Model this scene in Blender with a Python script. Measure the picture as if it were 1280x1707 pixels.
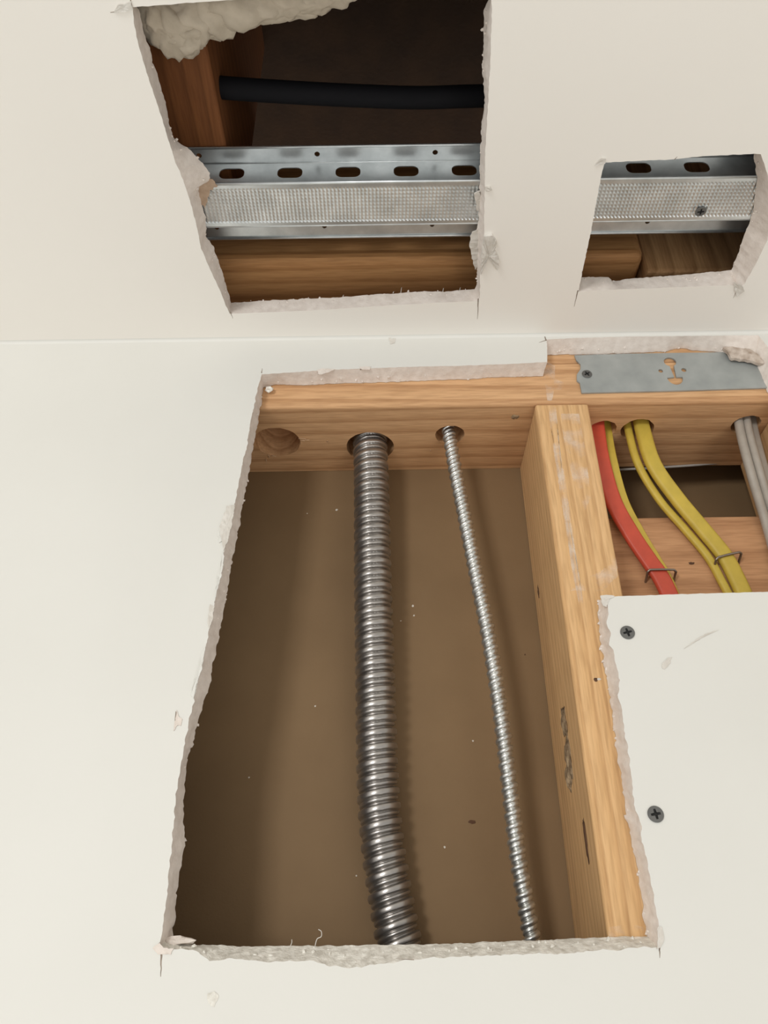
import bpy, bmesh, math, random
import numpy as np
from mathutils import Vector, Matrix, noise
from mathutils.geometry import delaunay_2d_cdt

for o in list(bpy.data.objects):
    bpy.data.objects.remove(o)
scene = bpy.context.scene
COL = scene.collection

# ------------------------------------------------------------------ camera
F = 1310.0; PITCH = math.radians(32); ROLL = math.radians(.8); DIST = .43
fw = Vector((0, math.cos(PITCH), math.sin(PITCH)))
up0 = Vector((0, -math.sin(PITCH), math.cos(PITCH))); rt0 = Vector((1, 0, 0))
rt = rt0*math.cos(ROLL) - up0*math.sin(ROLL)
up = up0*math.cos(ROLL) + rt0*math.sin(ROLL)
def ray(px, py): return fw + rt*((px-640)/F) - up*((py-853.5)/F)
_d = ray(640, 562)
CAM = Vector((0, -DIST, -DIST*_d.z/_d.y))
cam = bpy.data.cameras.new('camera'); cam.sensor_fit = 'VERTICAL'; cam.sensor_height = 36
cam.lens = F/1707*36; cam.clip_start = .01
co = bpy.data.objects.new('camera', cam); COL.objects.link(co)
co.matrix_world = Matrix.Translation(CAM) @ Matrix((rt, up, -fw)).transposed().to_4x4()
scene.camera = co

# ------------------------------------------------------------------ world, lights, exposure
w = bpy.data.worlds.new('room_light'); scene.world = w; w.use_nodes = True
bg = w.node_tree.nodes['Background']; bg.inputs[0].default_value = (1, .985, .94, 1); bg.inputs[1].default_value = .66
def area(name, loc, target, sx, sy, power, col):
    l = bpy.data.lights.new(name, 'AREA'); l.shape = 'RECTANGLE'; l.size = sx; l.size_y = sy
    l.energy = power; l.color = col
    o = bpy.data.objects.new(name, l); COL.objects.link(o); o.location = loc
    o.rotation_euler = (Vector(target)-Vector(loc)).to_track_quat('-Z', 'Y').to_euler()
    return o
area('window_light', (-.85, -1.9, -.38), (0, 0, -.30), .34, .40, 12, (1, 1, .985))
area('low_fill', (.7, -1.2, -1.9), (0, -.1, -.1), .6, .5, 3.5, (1, .95, .87))  # added fill from below to brighten the ceiling, no lamp known there
vs = scene.view_settings
vs.view_transform = 'Standard'; vs.look = 'None'; vs.gamma = 1; vs.use_curve_mapping = False; vs.exposure = .21

# ------------------------------------------------------------------ helpers
T = .0127           # drywall thickness
YB = .094           # face of the drywall of the next room
ZP = -.0555         # underside of the top plate
ZJ = .0347          # underside of the joists
def P(px, py, ax, val):
    d = ray(px, py); return CAM + d*((val-CAM[ax])/d[ax])
def PW(px, py): p = P(px, py, 1, 0); return (p.x, p.z)
def PWb(px, py): p = P(px, py, 1, T); return (p.x, p.z)
def PC(px, py): p = P(px, py, 2, 0); return (p.x, p.y)
def PCb(px, py): p = P(px, py, 2, T); return (p.x, p.y)

def link(name, me, mat=None, parent=None, smooth=False):
    o = bpy.data.objects.new(name, me); COL.objects.link(o)
    if mat: 
        for m in (mat if isinstance(mat, (list, tuple)) else [mat]): me.materials.append(m)
    if smooth:
        for p in me.polygons: p.use_smooth = True
    if parent: o.parent = parent
    return o
def build(name, verts, faces, mat=None, parent=None, smooth=False, origin=None, mats=None):
    me = bpy.data.meshes.new(name)
    if origin is not None:
        og = Vector(origin); verts = [Vector(v)-og for v in verts]
    me.from_pydata([tuple(v) for v in verts], [], faces); 
    bm = bmesh.new(); bm.from_mesh(me); bmesh.ops.recalc_face_normals(bm, faces=bm.faces); bm.to_mesh(me); bm.free()
    o = link(name, me, mat, parent, smooth)
    if origin is not None: o.location = og if not parent else og
    return o
def tag(o, label=None, cat=None, group=None, kind=None):
    if label: o['label'] = label
    if cat: o['category'] = cat
    if group: o['group'] = group
    if kind: o['kind'] = kind
    return o
def empty(name, loc):
    o = bpy.data.objects.new(name, None); COL.objects.link(o); o.location = loc; o.empty_display_size = .01
    return o
def keep(o, parent):                       # parent without moving
    o.parent = parent; o.location = Vector(o.location) - Vector(parent.location); return o

def resample(pts, step):
    out = []
    for a, b in zip(pts, pts[1:]):
        a = Vector(a); b = Vector(b); n = max(1, round((b-a).length/step))
        out += [a.lerp(b, i/n) for i in range(n)]
    out.append(Vector(pts[-1])); return out
def resample_n(pts, n):
    L = [0]
    for a, b in zip(pts, pts[1:]): L.append(L[-1]+(Vector(b)-Vector(a)).length)
    out = []; k = 0
    for i in range(n):
        s = L[-1]*i/(n-1)
        while k < len(pts)-2 and L[k+1] < s: k += 1
        seg = L[k+1]-L[k]
        out.append(Vector(pts[k]).lerp(Vector(pts[k+1]), (s-L[k])/seg if seg else 0))
    return out
def inside(c, lp):
    r = np.zeros(len(c), bool); L = [(p[0], p[1]) for p in lp]
    for (x0, y0), (x1, y1) in zip(L, L[1:]+L[:1]):
        if y0 == y1: continue
        m = (c[:, 1] > min(y0, y1)) & (c[:, 1] <= max(y0, y1))
        r ^= m & (c[:, 0] < x0+(c[:, 1]-y0)*(x1-x0)/(y1-y0))
    return r
def cdt(outer, holes):
    vs_, es = [], []
    for lp in [outer]+holes:
        b = len(vs_); n = len(lp)
        vs_ += [Vector((p[0], p[1])) for p in lp]
        es += [(b+i, b+(i+1) % n) for i in range(n)]
    r = delaunay_2d_cdt(vs_, es, [], 0, 1e-7)
    V = np.array([(v.x, v.y) for v in r[0]]); FA = [list(f) for f in r[2] if len(f) == 3]
    c = V[np.array(FA)].mean(axis=1)
    ok = inside(c, outer)
    for h_ in holes: ok &= ~inside(c, h_)
    return r[0], [f for f, k in zip(FA, ok) if k]
def nz(x, y, z, s): return noise.noise((x*s, y*s, z*s))

def extruded(name, outer, holes, fmap, thick, mats, parent=None, origin=None, skip_hole_walls=False):
    """flat sheet in 2D (outer loop, hole loops) mapped to 3D by fmap(a,b,depth)"""
    v2, f2 = cdt(outer, holes)
    V = [fmap(p.x, p.y, 0) for p in v2]; n = len(V)
    V += [fmap(p.x, p.y, thick) for p in v2]
    FA = [f for f in f2] + [[i+n for i in reversed(f)] for f in f2]; nb = len(FA)
    for k, lp in enumerate([outer]+holes):
        if k and skip_hole_walls: continue
        b = len(V); m = len(lp)
        V += [fmap(p[0], p[1], 0) for p in lp] + [fmap(p[0], p[1], thick) for p in lp]
        FA += [[b+i, b+(i+1) % m, b+m+(i+1) % m, b+m+i] for i in range(m)]
    me = bpy.data.meshes.new(name)
    og = Vector(origin) if origin is not None else Vector((0, 0, 0))
    me.from_pydata([tuple(Vector(v)-og) for v in V], [], FA)
    bm = bmesh.new(); bm.from_mesh(me); bmesh.ops.remove_doubles(bm, verts=bm.verts, dist=1e-7)
    bmesh.ops.recalc_face_normals(bm, faces=bm.faces); bm.to_mesh(me); bm.free()
    o = link(name, me, mats, parent)
    if origin is not None: o.location = og
    return o
def box(name, x0, x1, y0, y1, z0, z1, mat, bev=.0025, parent=None):
    c = Vector(((x0+x1)/2, (y0+y1)/2, (z0+z1)/2))
    bm = bmesh.new(); bmesh.ops.create_cube(bm, size=1)
    bmesh.ops.scale(bm, vec=(x1-x0, y1-y0, z1-z0), verts=bm.verts)
    if bev: bmesh.ops.bevel(bm, geom=bm.edges[:], offset=bev, segments=3, affect='EDGES', profile=.5)
    me = bpy.data.meshes.new(name); bm.to_mesh(me); bm.free()
    o = link(name, me, mat, parent); o.location = c
    return o
def catmull(pts, n):
    pts = [Vector(p) for p in pts]; q = [2*pts[0]-pts[1]]+pts+[2*pts[-1]-pts[-2]]; out = []
    for i in range(1, len(q)-2):
        for k in range(n):
            t = k/n; a, b, c, d = q[i-1:i+3]
            out.append(.5*((2*b)+(c-a)*t+(2*a-5*b+4*c-d)*t*t+(3*b-a-3*c+d)*t**3))
    out.append(pts[-1]); return out
def sweep(name, path, section, mat, normal=(0, -1, 0), parent=None, smooth=True, closed_ends=True):
    """section: list of (side, out) metres; side = across, out = along normal"""
    V, FA = [], []; m = len(section); N = Vector(normal); org = path[len(path)//2]
    for i, p in enumerate(path):
        t = (path[min(i+1, len(path)-1)]-path[max(i-1, 0)]).normalized()
        s = t.cross(N).normalized(); nn = s.cross(t).normalized()
        V += [p-org+s*a+nn*b for a, b in section]
    for i in range(len(path)-1):
        for j in range(m):
            FA.append([i*m+j, i*m+(j+1) % m, (i+1)*m+(j+1) % m, (i+1)*m+j])
    if closed_ends:
        FA.append(list(range(m))); FA.append([(len(path)-1)*m+j for j in range(m)])
    o = build(name, V, FA, mat, parent, smooth); o.location = org
    return o
def rrect(wd, ht, r, n=5):
    out = []
    for cx, cy, a0 in ((wd/2-r, ht/2-r, 0), (-wd/2+r, ht/2-r, 90), (-wd/2+r, -ht/2+r, 180), (wd/2-r, -ht/2+r, 270)):
        for k in range(n+1):
            a = math.radians(a0+90*k/n); out.append((cx+r*math.cos(a), cy+r*math.sin(a)))
    return out
def circ(cx, cy, r, n=40): return [(cx+r*math.cos(2*math.pi*k/n), cy+r*math.sin(2*math.pi*k/n)) for k in range(n)]

# ------------------------------------------------------------------ materials
def nodes(name):
    m = bpy.data.materials.new(name); m.use_nodes = True; nt = m.node_tree
    return m, nt, nt.nodes['Principled BSDF']
def N(nt, typ, **kw):
    n = nt.nodes.new(typ)
    for k, v in kw.items():
        if k in n.inputs: n.inputs[k].default_value = v
        else: setattr(n, k, v)
    return n
def ramp(nt, src, stops):
    r = nt.nodes.new('ShaderNodeValToRGB'); el = r.color_ramp.elements
    while len(el) < len(stops): el.new(.5)
    for e, (p, c) in zip(el, stops): e.position = p; e.color = (*c, 1)
    nt.links.new(src, r.inputs[0]); return r.outputs[0]
def coords(nt, scale=(1, 1, 1), loc=(0, 0, 0)):
    tc = N(nt, 'ShaderNodeTexCoord'); mp = N(nt, 'ShaderNodeMapping')
    mp.inputs['Scale'].default_value = scale; mp.inputs['Location'].default_value = loc
    nt.links.new(tc.outputs['Object'], mp.inputs[0]); return mp.outputs[0]
def bump(nt, bs, h, strength, dist):
    b = N(nt, 'ShaderNodeBump'); b.inputs['Strength'].default_value = strength; b.inputs['Distance'].default_value = dist
    nt.links.new(h, b.inputs['Height']); nt.links.new(b.outputs[0], bs.inputs['Normal'])
def mottled(name, c1, c2, scale, rough=.8, bs_=.3, bd=.0005, bscale=None, detail=4):
    m, nt, bs = nodes(name); co_ = coords(nt)
    t = N(nt, 'ShaderNodeTexNoise', Scale=scale, Detail=detail); nt.links.new(co_, t.inputs['Vector'])
    nt.links.new(ramp(nt, t.outputs[0], [(.32, c1), (.68, c2)]), bs.inputs['Base Color'])
    bs.inputs['Roughness'].default_value = rough
    if bs_:
        t2 = N(nt, 'ShaderNodeTexNoise', Scale=bscale or scale, Detail=3); nt.links.new(co_, t2.inputs['Vector'])
        bump(nt, bs, t2.outputs[0], bs_, bd)
    return m
def mix(nt, fac, a, b, blend='MIX'):
    n = N(nt, 'ShaderNodeMix', data_type='RGBA', blend_type=blend)
    for s, i in ((fac, 0), (a, 6), (b, 7)):
        if hasattr(s, 'links'): nt.links.new(s, n.inputs[i])
        else: n.inputs[i].default_value = s if i == 0 else (*s, 1)
    return n.outputs[2]
def wood(name, light, mid, dark, axis, freq=160, amp=2.0, loc=(0, 0, 0), across=None):
    m, nt, bs = nodes(name)
    sc = [1.0, 1.0, 1.0]; sc[axis] = .07
    c = coords(nt, sc, loc)
    big = N(nt, 'ShaderNodeTexNoise', Scale=16, Detail=2); nt.links.new(c, big.inputs['Vector'])
    # growth lines: sine of across coordinate pushed about by noise
    sep = N(nt, 'ShaderNodeSeparateXYZ'); nt.links.new(c, sep.inputs[0])
    cross = [i for i in range(3) if i != axis]
    add = N(nt, 'ShaderNodeMath', operation='ADD')
    if across is None:
        nt.links.new(sep.outputs[cross[0]], add.inputs[0]); nt.links.new(sep.outputs[cross[1]], add.inputs[1])
    else:
        nt.links.new(sep.outputs[across], add.inputs[0]); add.inputs[1].default_value = 0
    ma = N(nt, 'ShaderNodeMath', operation='MULTIPLY_ADD'); nt.links.new(big.outputs[0], ma.inputs[0]); ma.inputs[1].default_value = .022*amp
    nt.links.new(add.outputs[0], ma.inputs[2])
    mu = N(nt, 'ShaderNodeMath', operation='MULTIPLY'); nt.links.new(ma.outputs[0], mu.inputs[0]); mu.inputs[1].default_value = freq
    fr = N(nt, 'ShaderNodeMath', operation='FRACT'); nt.links.new(mu.outputs[0], fr.inputs[0])
    rings = ramp(nt, fr.outputs[0], [(0, light), (.55, mid), (.86, dark), (1, light)])
    fine = N(nt, 'ShaderNodeTexNoise', Scale=700, Detail=3); nt.links.new(c, fine.inputs['Vector'])
    base = mix(nt, .62, ramp(nt, big.outputs[0], [(.3, mid), (.7, light)]), rings)
    fcol = ramp(nt, fine.outputs[0], [(.3, (.74, .70, .66)), (.6, (1, 1, 1))])
    nt.links.new(mix(nt, .8, base, fcol, 'MULTIPLY'), bs.inputs['Base Color'])
    bs.inputs['Roughness'].default_value = .7; bs.inputs['Specular IOR Level'].default_value = .3
    bump(nt, bs, fine.outputs[0], .35, .0004)
    return m
def plain(name, c, rough=.5, metal=0, spec=.5):
    m, nt, bs = nodes(name); t = N(nt, 'ShaderNodeTexNoise', Scale=120, Detail=3)
    nt.links.new(coords(nt), t.inputs['Vector'])
    nt.links.new(ramp(nt, t.outputs[0], [(.3, tuple(x*.86 for x in c)), (.7, c)]), bs.inputs['Base Color'])
    bs.inputs['Roughness'].default_value = rough; bs.inputs['Metallic'].default_value = metal
    bs.inputs['Specular IOR Level'].default_value = spec
    return m

M_WALL = mottled('wall_paint', (.685, .675, .634), (.705, .695, .655), 9, .6, .12, .0003, 420)
M_CEIL = mottled('ceiling_paint', (.86, .825, .77), (.875, .84, .785), 9, .65, .12, .0003, 420)
M_KRAFT = mottled('kraft_paper', (.198, .120, .055), (.228, .141, .067), 14, .75, .25, .0003, 700)
M_GYP = mottled('gypsum_core', (.68, .605, .545), (.78, .71, .65), 200, .9, .4, .0006, 700, 5)
M_GYPL = mottled('gypsum_crumbs', (.58, .55, .49), (.90, .88, .82), 230, .9, .7, .0010, 500, 6)
M_PAPER = mottled('torn_paper', (.58, .54, .485), (.71, .68, .63), 150, .85, .5, .0006, 400)
M_BROWNP = mottled('brown_paper', (.36, .25, .17), (.50, .37, .27), 150, .85, .5, .0006, 400)
M_MARK = mottled('knife_score', (.16, .12, .09), (.34, .28, .23), 300, .9, 0)
M_CAULK = mottled('corner_bead', (.705, .695, .655), (.725, .715, .675), 30, .55, .15, .0003, 200)
M_PLATE = wood('pine_plate', (.70, .425, .225), (.62, .36, .182), (.42, .21, .09), 0, 75, 1.5)
M_STUD = wood('pine_stud', (.75, .485, .25), (.68, .42, .20), (.54, .31, .14), 2, 130, .9, (.3, .1, 0))
M_BLOCK = wood('pine_block', (.60, .33, .17), (.54, .29, .145), (.40, .20, .095), 0, 38, 1.6, (.1, .5, .2), 2)
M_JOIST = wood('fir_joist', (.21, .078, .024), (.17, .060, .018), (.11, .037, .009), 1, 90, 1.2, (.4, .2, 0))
M_NAILER = wood('fir_nailer', (.52, .28, .115), (.44, .22, .085), (.32, .145, .05), 0, 60, 2.2, (.2, .2, .9))
M_RAW = wood('fir_raw', (.52, .31, .15), (.40, .22, .10), (.25, .125, .05), 2, 75, 1.8, (.7, .2, .4))
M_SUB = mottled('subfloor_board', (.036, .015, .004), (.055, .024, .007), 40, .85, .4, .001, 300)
M_KNOT = mottled('knot_bark', (.13, .08, .04), (.46, .33, .20), 160, .9, .9, .0015, 420, 5)
M_DARKK = plain('dark_knot', (.10, .045, .02), .8)
M_BLACK = plain('black_jacket', (.006, .006, .008), .8, 0, .2)
M_RED = plain('red_jacket', (.62, .085, .045), .45)
M_YEL = plain('yellow_jacket', (.60, .44, .065), .5)
M_GREY = plain('grey_jacket', (.42, .38, .33), .5)
M_PLATEST = mottled('nail_plate_steel', (.33, .35, .345), (.41, .43, .42), 60, .55, .1, .0002)
M_PLATEST.node_tree.nodes['Principled BSDF'].inputs['Metallic'].default_value = .35
M_SCREW = plain('black_screw', (.17, .17, .165), .45, .7)
M_RECESS = plain('screw_recess', (.012, .012, .012), .7, .2)
M_WIRE = plain('staple_steel', (.34, .29, .25), .38, .9)
def steel(name, c1, c2, rough, knurl=False):
    m, nt, bs = nodes(name); co_ = coords(nt)
    t = N(nt, 'ShaderNodeTexNoise', Scale=55, Detail=4, Roughness=.6); nt.links.new(co_, t.inputs['Vector'])
    nt.links.new(ramp(nt, t.outputs[0], [(.3, c1), (.7, c2)]), bs.inputs['Base Color'])
    bs.inputs['Metallic'].default_value = .9; bs.inputs['Roughness'].default_value = rough
    return m
M_GALV = steel('galvanised_steel', (.56, .59, .60), (.78, .81, .82), .38)
M_FLEX = steel('flex_steel', (.33, .31, .295), (.45, .425, .40), .31)
M_MC = steel('armour_steel', (.52, .52, .50), (.66, .66, .635), .32)

# ------------------------------------------------------------------ drywall outlines
random.seed(4)
def ragged(front, back, amp_f, amp_b, step=.0016, seed=0, nf=260, nb=210, tof=None):
    """one side of a cut: front / back polylines in plane coordinates, resampled alike and roughened"""
    fr = resample(front, step); n = len(fr)
    bk = resample_n(back, n) if back else [p.copy() for p in fr]
    for i in range(n):
        e = min(1, i/3, (n-1-i)/3)
        p = fr[i]; q = bk[i]
        p += e*amp_f*Vector((nz(p.x, p.y, seed, nf)+.5*nz(p.x, p.y, seed+3, nf*3), nz(p.x, p.y, seed+7, nf)))
        q += e*amp_b*Vector((nz(q.x, q.y, seed+11, nb)+.6*nz(q.x, q.y, seed+13, nb*3.2), nz(q.x, q.y, seed+17, nb)+.6*nz(q.x, q.y, seed+19, nb*3.2)))
    return fr, bk
def loop(sides):
    A, B = [], []
    for f_, b_ in sides: A += f_[:-1]; B += b_[:-1]
    return A, B
def px(l, fn): return [fn(*p) for p in l]

# wall opening (front paint edge / back edge), clockwise from the upper left
W = []
W.append(ragged(px([(436,624),(500,620),(540,617),(612,614),(700,611),(760,610),(840,607),(912,603.5)], PW),
    px([(439,646),(458,641),(505,642),(567,639),(617,638),(692,635),(780,632),(820,629),(905,627)], PWb), .0004, .0006, seed=1))
W.append(ragged(px([(912,603.5),(912,580),(911,566)], PW), px([(905,627),(906,608),(907,592)], PWb), .0002, .0003, seed=2))
W.append(ragged(px([(911,566),(958,563.5),(1050,561),(1155,560),(1264,559)], PW),
    px([(907,592),(955,591),(1001,591),(1047,589),(1109,586),(1132,580),(1155,584),(1198,587),(1225,600),(1256,603)], PWb), .0003, .0008, seed=3))
W.append(ragged(px([(1264,559),(1281,580),(1296,620),(1330,700),(1462,982)], PW), px([(1256,603),(1272,640),(1310,715),(1452,982)], PWb), .0004, .0006, seed=4))
W.append(ragged(px([(1462,982),(1280,986.5),(1150,990),(1040,993.5),(1012,995.5)], PW), None, .0003, .0003, seed=5))
W.append(ragged(px([(1012,995.5),(1011,1001),(1014,1023),(1011,1042),(1018,1056),(1015,1075),(1022,1083),(1028,1113),(1032,1135),(1030,1162),(1036,1179),(1041,1222),(1047,1250),(1049,1275),(1054,1302),(1055,1324),(1060,1351),(1069,1378),(1069,1403),(1077,1430),(1082,1458),(1088,1485),(1092,1512),(1097,1540),(1100,1564),(1097,1579)], PW),
    px([(1000,1000),(998,1001),(998,1042),(1003,1088),(1011,1130),(1018,1173),(1024,1222),(1029,1258),(1039,1315),(1040,1330),(1045,1367),(1054,1409),(1060,1436),(1066,1474),(1071,1504),(1073,1540),(1079,1561)], PWb), .0008, .0013, seed=6))
W.append(ragged(px([(1097,1579),(1041,1582),(1000,1585),(946,1589),(905,1590),(850,1591),(790,1594),(740,1597),(690,1600),(652,1604),(609,1611),(571,1614),(540,1607),(497,1600),(466,1604),(425,1601),(387,1598),(350,1602),(331,1588),(303,1581),(275,1584),(259,1578)], PW),
    px([(1079,1561),(1014,1562),(940,1565.5),(759,1573),(540,1576.5),(400,1577),(310,1574),(289,1564)], PWb), .0012, .0005, seed=7))
W.append(ragged(px([(259,1578),(267,1571),(270,1556),(275,1519),(281,1462),(287,1400),(291,1353),(294,1319),(303,1269),(309,1231),(316,1197),(323,1169),(327,1148),(337,1106),(347,1062),(351,1031),(358,1009),(364,969),(369,937),(375,916),(380,891),(384,872),(391,844),(397,809),(406,762),(411,749),(417,705),(430,646),(436,624)], PW),
    px([(289,1564),(294,1500),(300,1450),(306,1416),(308,1381),(305,1350),(308,1312),(314,1259),(322,1241),(325,1219),(334,1191),(339,1169),(350,1145),(356,1103),(364,1069),(370,1031),(377,994),(383,962),(387,931),(394,900),(400,872),(403,847),(411,809),(419,766),(427,717),(436,671),(439,646)], PWb), .0008, .0011, seed=8))
# large ceiling opening
CL = []
CL.append(ragged(px([(221,12),(386,0),(822,-40)], PC), None, .0003, .0004, seed=21))
CL.append(ragged(px([(822,-40),(819,0),(820,31),(816,125),(809,250),(808,310),(807,353),(807,390),(800,459),(800,496),(795,502)], PC),
    px([(815,-45),(812,0),(806,19),(806,78),(803,109),(808,156),(805,187),(802,225),(800,247),(799,326),(796,379),(795,432),(795,475),(791,482)], PCb), .0004, .0009, seed=22))
CL.append(ragged(px([(795,502),(733,504.5),(666,508),(560,515),(510,518),(435,521),(383,523)], PC),
    px([(791,482),(741,486),(693,486),(640,490),(560,496),(510,498),(410,503),(385,505)], PCb), .0003, .0008, seed=23))
CL.append(ragged(px([(383,523),(377,511),(366,482),(351,451),(335,414),(329,382),(319,342),(307,304),(291,267),(280,231),(271,200),(258,162),(246,125),(233,84),(224,44),(221,12)], PC),
    px([(385,505),(380,486),(374,467),(365,439),(357,414),(344,395),(343,361),(338,345),(331,323),(334,306),(349,301),(349,287),(342,278),(314,247),(291,233),(285,216),(280,187),(271,156),(261,125),(253,97),(241,59),(232,16),(222,0)], PCb), .0004, .0010, seed=24))
# small ceiling opening
CS = []
CS.append(ragged(px([(1008,271),(1121,265.5),(1176,260),(1258,256.5),(1268,257)], PC), None, .0004, .0005, seed=31))
CS.append(ragged(px([(1268,257),(1279,290),(1283,350),(1279,400),(1260,440),(1240,474),(1230,480)], PC),
    px([(1257,248),(1257,270),(1262,296),(1255,353),(1244,383),(1221,446),(1219,450)], PCb), .0004, .0007, seed=32))
CS.append(ragged(px([(1230,480),(1227,475),(1121,479),(1012,483),(964,486)], PC),
    px([(1219,450),(1192,453),(1149,457),(1094,461),(1048,465),(1020,469),(1015,462),(967,462),(960,466)], PCb), .0004, .0009, seed=33))
CS.append(ragged(px([(964,486),(975,432),(985,386),(996,326),(1002,293),(1008,271)], PC), None, .0004, .0004, seed=34))

def sheet(name, outer, loops, fmap, mats, label_edges, sides):
    fl = [l[0] for l in loops]; bl = [l[1] for l in loops]
    vf, ff = cdt(outer, fl); vb, fb = cdt(outer, bl)
    V = [fmap(p.x, p.y, 0) for p in vf]; n = len(V); V += [fmap(p.x, p.y, T) for p in vb]
    FA = [list(f) for f in ff]+[[i+n for i in f] for f in fb]; k = len(V); m = len(outer)
    V += [fmap(*p, 0) for p in outer]+[fmap(*p, T) for p in outer]
    FA += [[k+i, k+(i+1) % m, k+m+(i+1) % m, k+m+i] for i in range(m)]
    me = bpy.data.meshes.new(name); me.from_pydata([tuple(v) for v in V], [], FA)
    for i, p in enumerate(me.polygons): p.material_index = 1 if len(ff) <= i < len(ff)+len(fb) else 0
    o = link(name, me, mats); tag(o, kind='structure')
    for li, (a, b) in enumerate(zip(fl, bl)):
        V, FA = [], []; R = 5; m = len(a)
        for r in range(R+1):
            t = r/R
            for i in range(m):
                p = a[i].lerp(b[i], t); am = .0007*math.sin(math.pi*t)
                p = p+Vector((nz(p.x, p.y, t*.012+li, 330), nz(p.x, p.y, t*.012+li+5, 330)))*am
                dz = .0006*math.sin(math.pi*t)*nz(p.x, p.y, t+9, 500)
                V.append(fmap(p.x, p.y, T*t+dz))
        i0 = 0
        for (sa, sb), mat in zip(sides[li], label_edges[li]):
            k = len(sa)-1; VV = []; FA = []
            for r in range(R+1): VV += [V[r*m+(i0+i) % m] for i in range(k+1)]
            for r in range(R):
                for i in range(k): FA.append([r*(k+1)+i, r*(k+1)+i+1, (r+1)*(k+1)+i+1, (r+1)*(k+1)+i])
            build('cut_edge', VV, FA, mat, o, True); i0 += k
    return o
WOUT = [(-1.3, -1.5), (1.3, -1.5), (1.3, 0), (-1.3, 0)]
COUT = [(-1.3, -1.6), (1.3, -1.6), (1.3, T), (-1.3, T)]
wall = sheet('wall_front', WOUT, [loop(W)], lambda a, b, d: Vector((a, d, b)), [M_WALL, M_KRAFT], [[M_GYP]*6+[M_GYPL, M_GYP]], [W])
ceil = sheet('ceiling', COUT, [loop(CL), loop(CS)], lambda a, b, d: Vector((a, b, d)), [M_CEIL, M_KRAFT], [[M_GYP]*4, [M_GYP]*4], [CL, CS])
tag(wall, 'off-white painted drywall with a large ragged cut opening')
tag(ceil, 'off-white painted drywall ceiling with two cut openings')
# eased inside corner
V, FA = [], []
rr = .0022
for x in (-1.3, 1.3):
    for k in range(7):
        a = math.pi/2*k/6
        V.append((x, -rr+rr*math.sin(a), -rr+rr*math.cos(a)))
V2 = [(x, -.00002, -.00002) for x in (-1.3, 1.3)]
n = len(V); V += V2
for k in range(6): FA.append([k, k+1, 7+k+1, 7+k])
FA += [[0, 7, 15, 14], [6, 14, 15, 13], [0,1,2,3,4,5,6,14], [7,8,9,10,11,12,13,15]]
tag(build('trim_1', V, FA, M_CAULK), 'narrow painted joint bead between wall and ceiling', kind='structure')
# back of the next room's drywall
wb = box('wall_back', -1.3, .135, YB+.0003, YB+.013, -1.5, ZP+.0380, M_KRAFT, 0); tag(wb, 'brown paper back of the drywall of the next room', kind='structure')

# deeper recess added behind the cable bay so that its back turns dark
yr = .126; V = []
for a, b, c_, d in ((.1352, .60, -1.5, .0), (.1232, .612, -1.512, .012)):
    V += [(a, YB+.0003, c_), (b, YB+.0003, c_), (b, YB+.0003, d), (a, YB+.0003, d), (a, yr+(.012 if a < .13 else 0), c_), (b, yr+(.012 if a < .13 else 0), c_), (b, yr+(.012 if a < .13 else 0), d), (a, yr+(.012 if a < .13 else 0), d)]
FA = []
for k in (0, 8): FA += [[k+4,k+5,k+6,k+7],[k,k+1,k+5,k+4],[k+1,k+2,k+6,k+5],[k+2,k+3,k+7,k+6],[k+3,k,k+4,k+7]]
FA += [[i, (i+1) % 4, 8+(i+1) % 4, 8+i] for i in range(4)]
V = [(x if x > .13 else .1352-.0001, y, z) for x, y, z in V]
tag(build('wall_added_recess', V, FA, M_KRAFT), 'brown paper lined recess added to darken the back of the cable bay', kind='structure')

# ------------------------------------------------------------------ lumber
def lumber_with_holes(name, x0, x1, y0, y1, z0, z1, holes, mat, ch=.003):
    c = Vector(((x0+x1)/2, (y0+y1)/2, z0))
    ins = [(x0, y0+ch), (x1, y0+ch), (x1, y1), (x0, y1)]
    v2, f2 = cdt(ins, holes)
    V = [Vector((p.x, p.y, z0)) for p in v2]; FA = [list(f) for f in f2]; n = len(V)
    V += [Vector((p.x, p.y, z1)) for p in v2]; FA += [[i+n for i in f] for f in f2]
    for h_ in holes:
        b = len(V); m = len(h_)
        V += [Vector((*p, z0)) for p in h_]+[Vector((*p, z1)) for p in h_]
        FA += [[b+i, b+(i+1) % m, b+m+(i+1) % m, b+m+i] for i in range(m)]
    # front face with an eased lower edge
    prof = [(y0+ch, z0)]+[(y0+ch-ch*math.sin(a), z0+ch-ch*math.cos(a)) for a in (math.radians(22), math.radians(45), math.radians(68))]+[(y0, z0+ch), (y0, z1), (y0+ch, z1)]
    b = len(V)
    for x in (x0, x1): V += [Vector((x, y, z)) for y, z in prof]
    m = len(prof); FA += [[b+i, b+i+1, b+m+i+1, b+m+i] for i in range(m-1)]
    FA += [[b+i for i in range(m)], [b+m+i for i in range(m)]]
    b = len(V); V += [Vector(p) for p in ((x0,y0+ch,z0),(x0,y1,z0),(x0,y1,z1),(x0,y0+ch,z1),(x1,y0+ch,z0),(x1,y1,z0),(x1,y1,z1),(x1,y0+ch,z1))]
    FA += [[b,b+1,b+2,b+3],[b+4,b+5,b+6,b+7],[b+1,b+2,b+6,b+5]]
    V = [v-c for v in V]
    me = bpy.data.meshes.new(name); me.from_pydata([tuple(v) for v in V], [], FA)
    bm = bmesh.new(); bm.from_mesh(me); bmesh.ops.remove_doubles(bm, verts=bm.verts, dist=1e-6); bmesh.ops.recalc_face_normals(bm, faces=bm.faces); bm.to_mesh(me); bm.free()
    o = link(name, me, mat); o.location = c
    return o
def at_plate(px_, py_): return P(px_, py_, 2, ZP)
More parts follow.
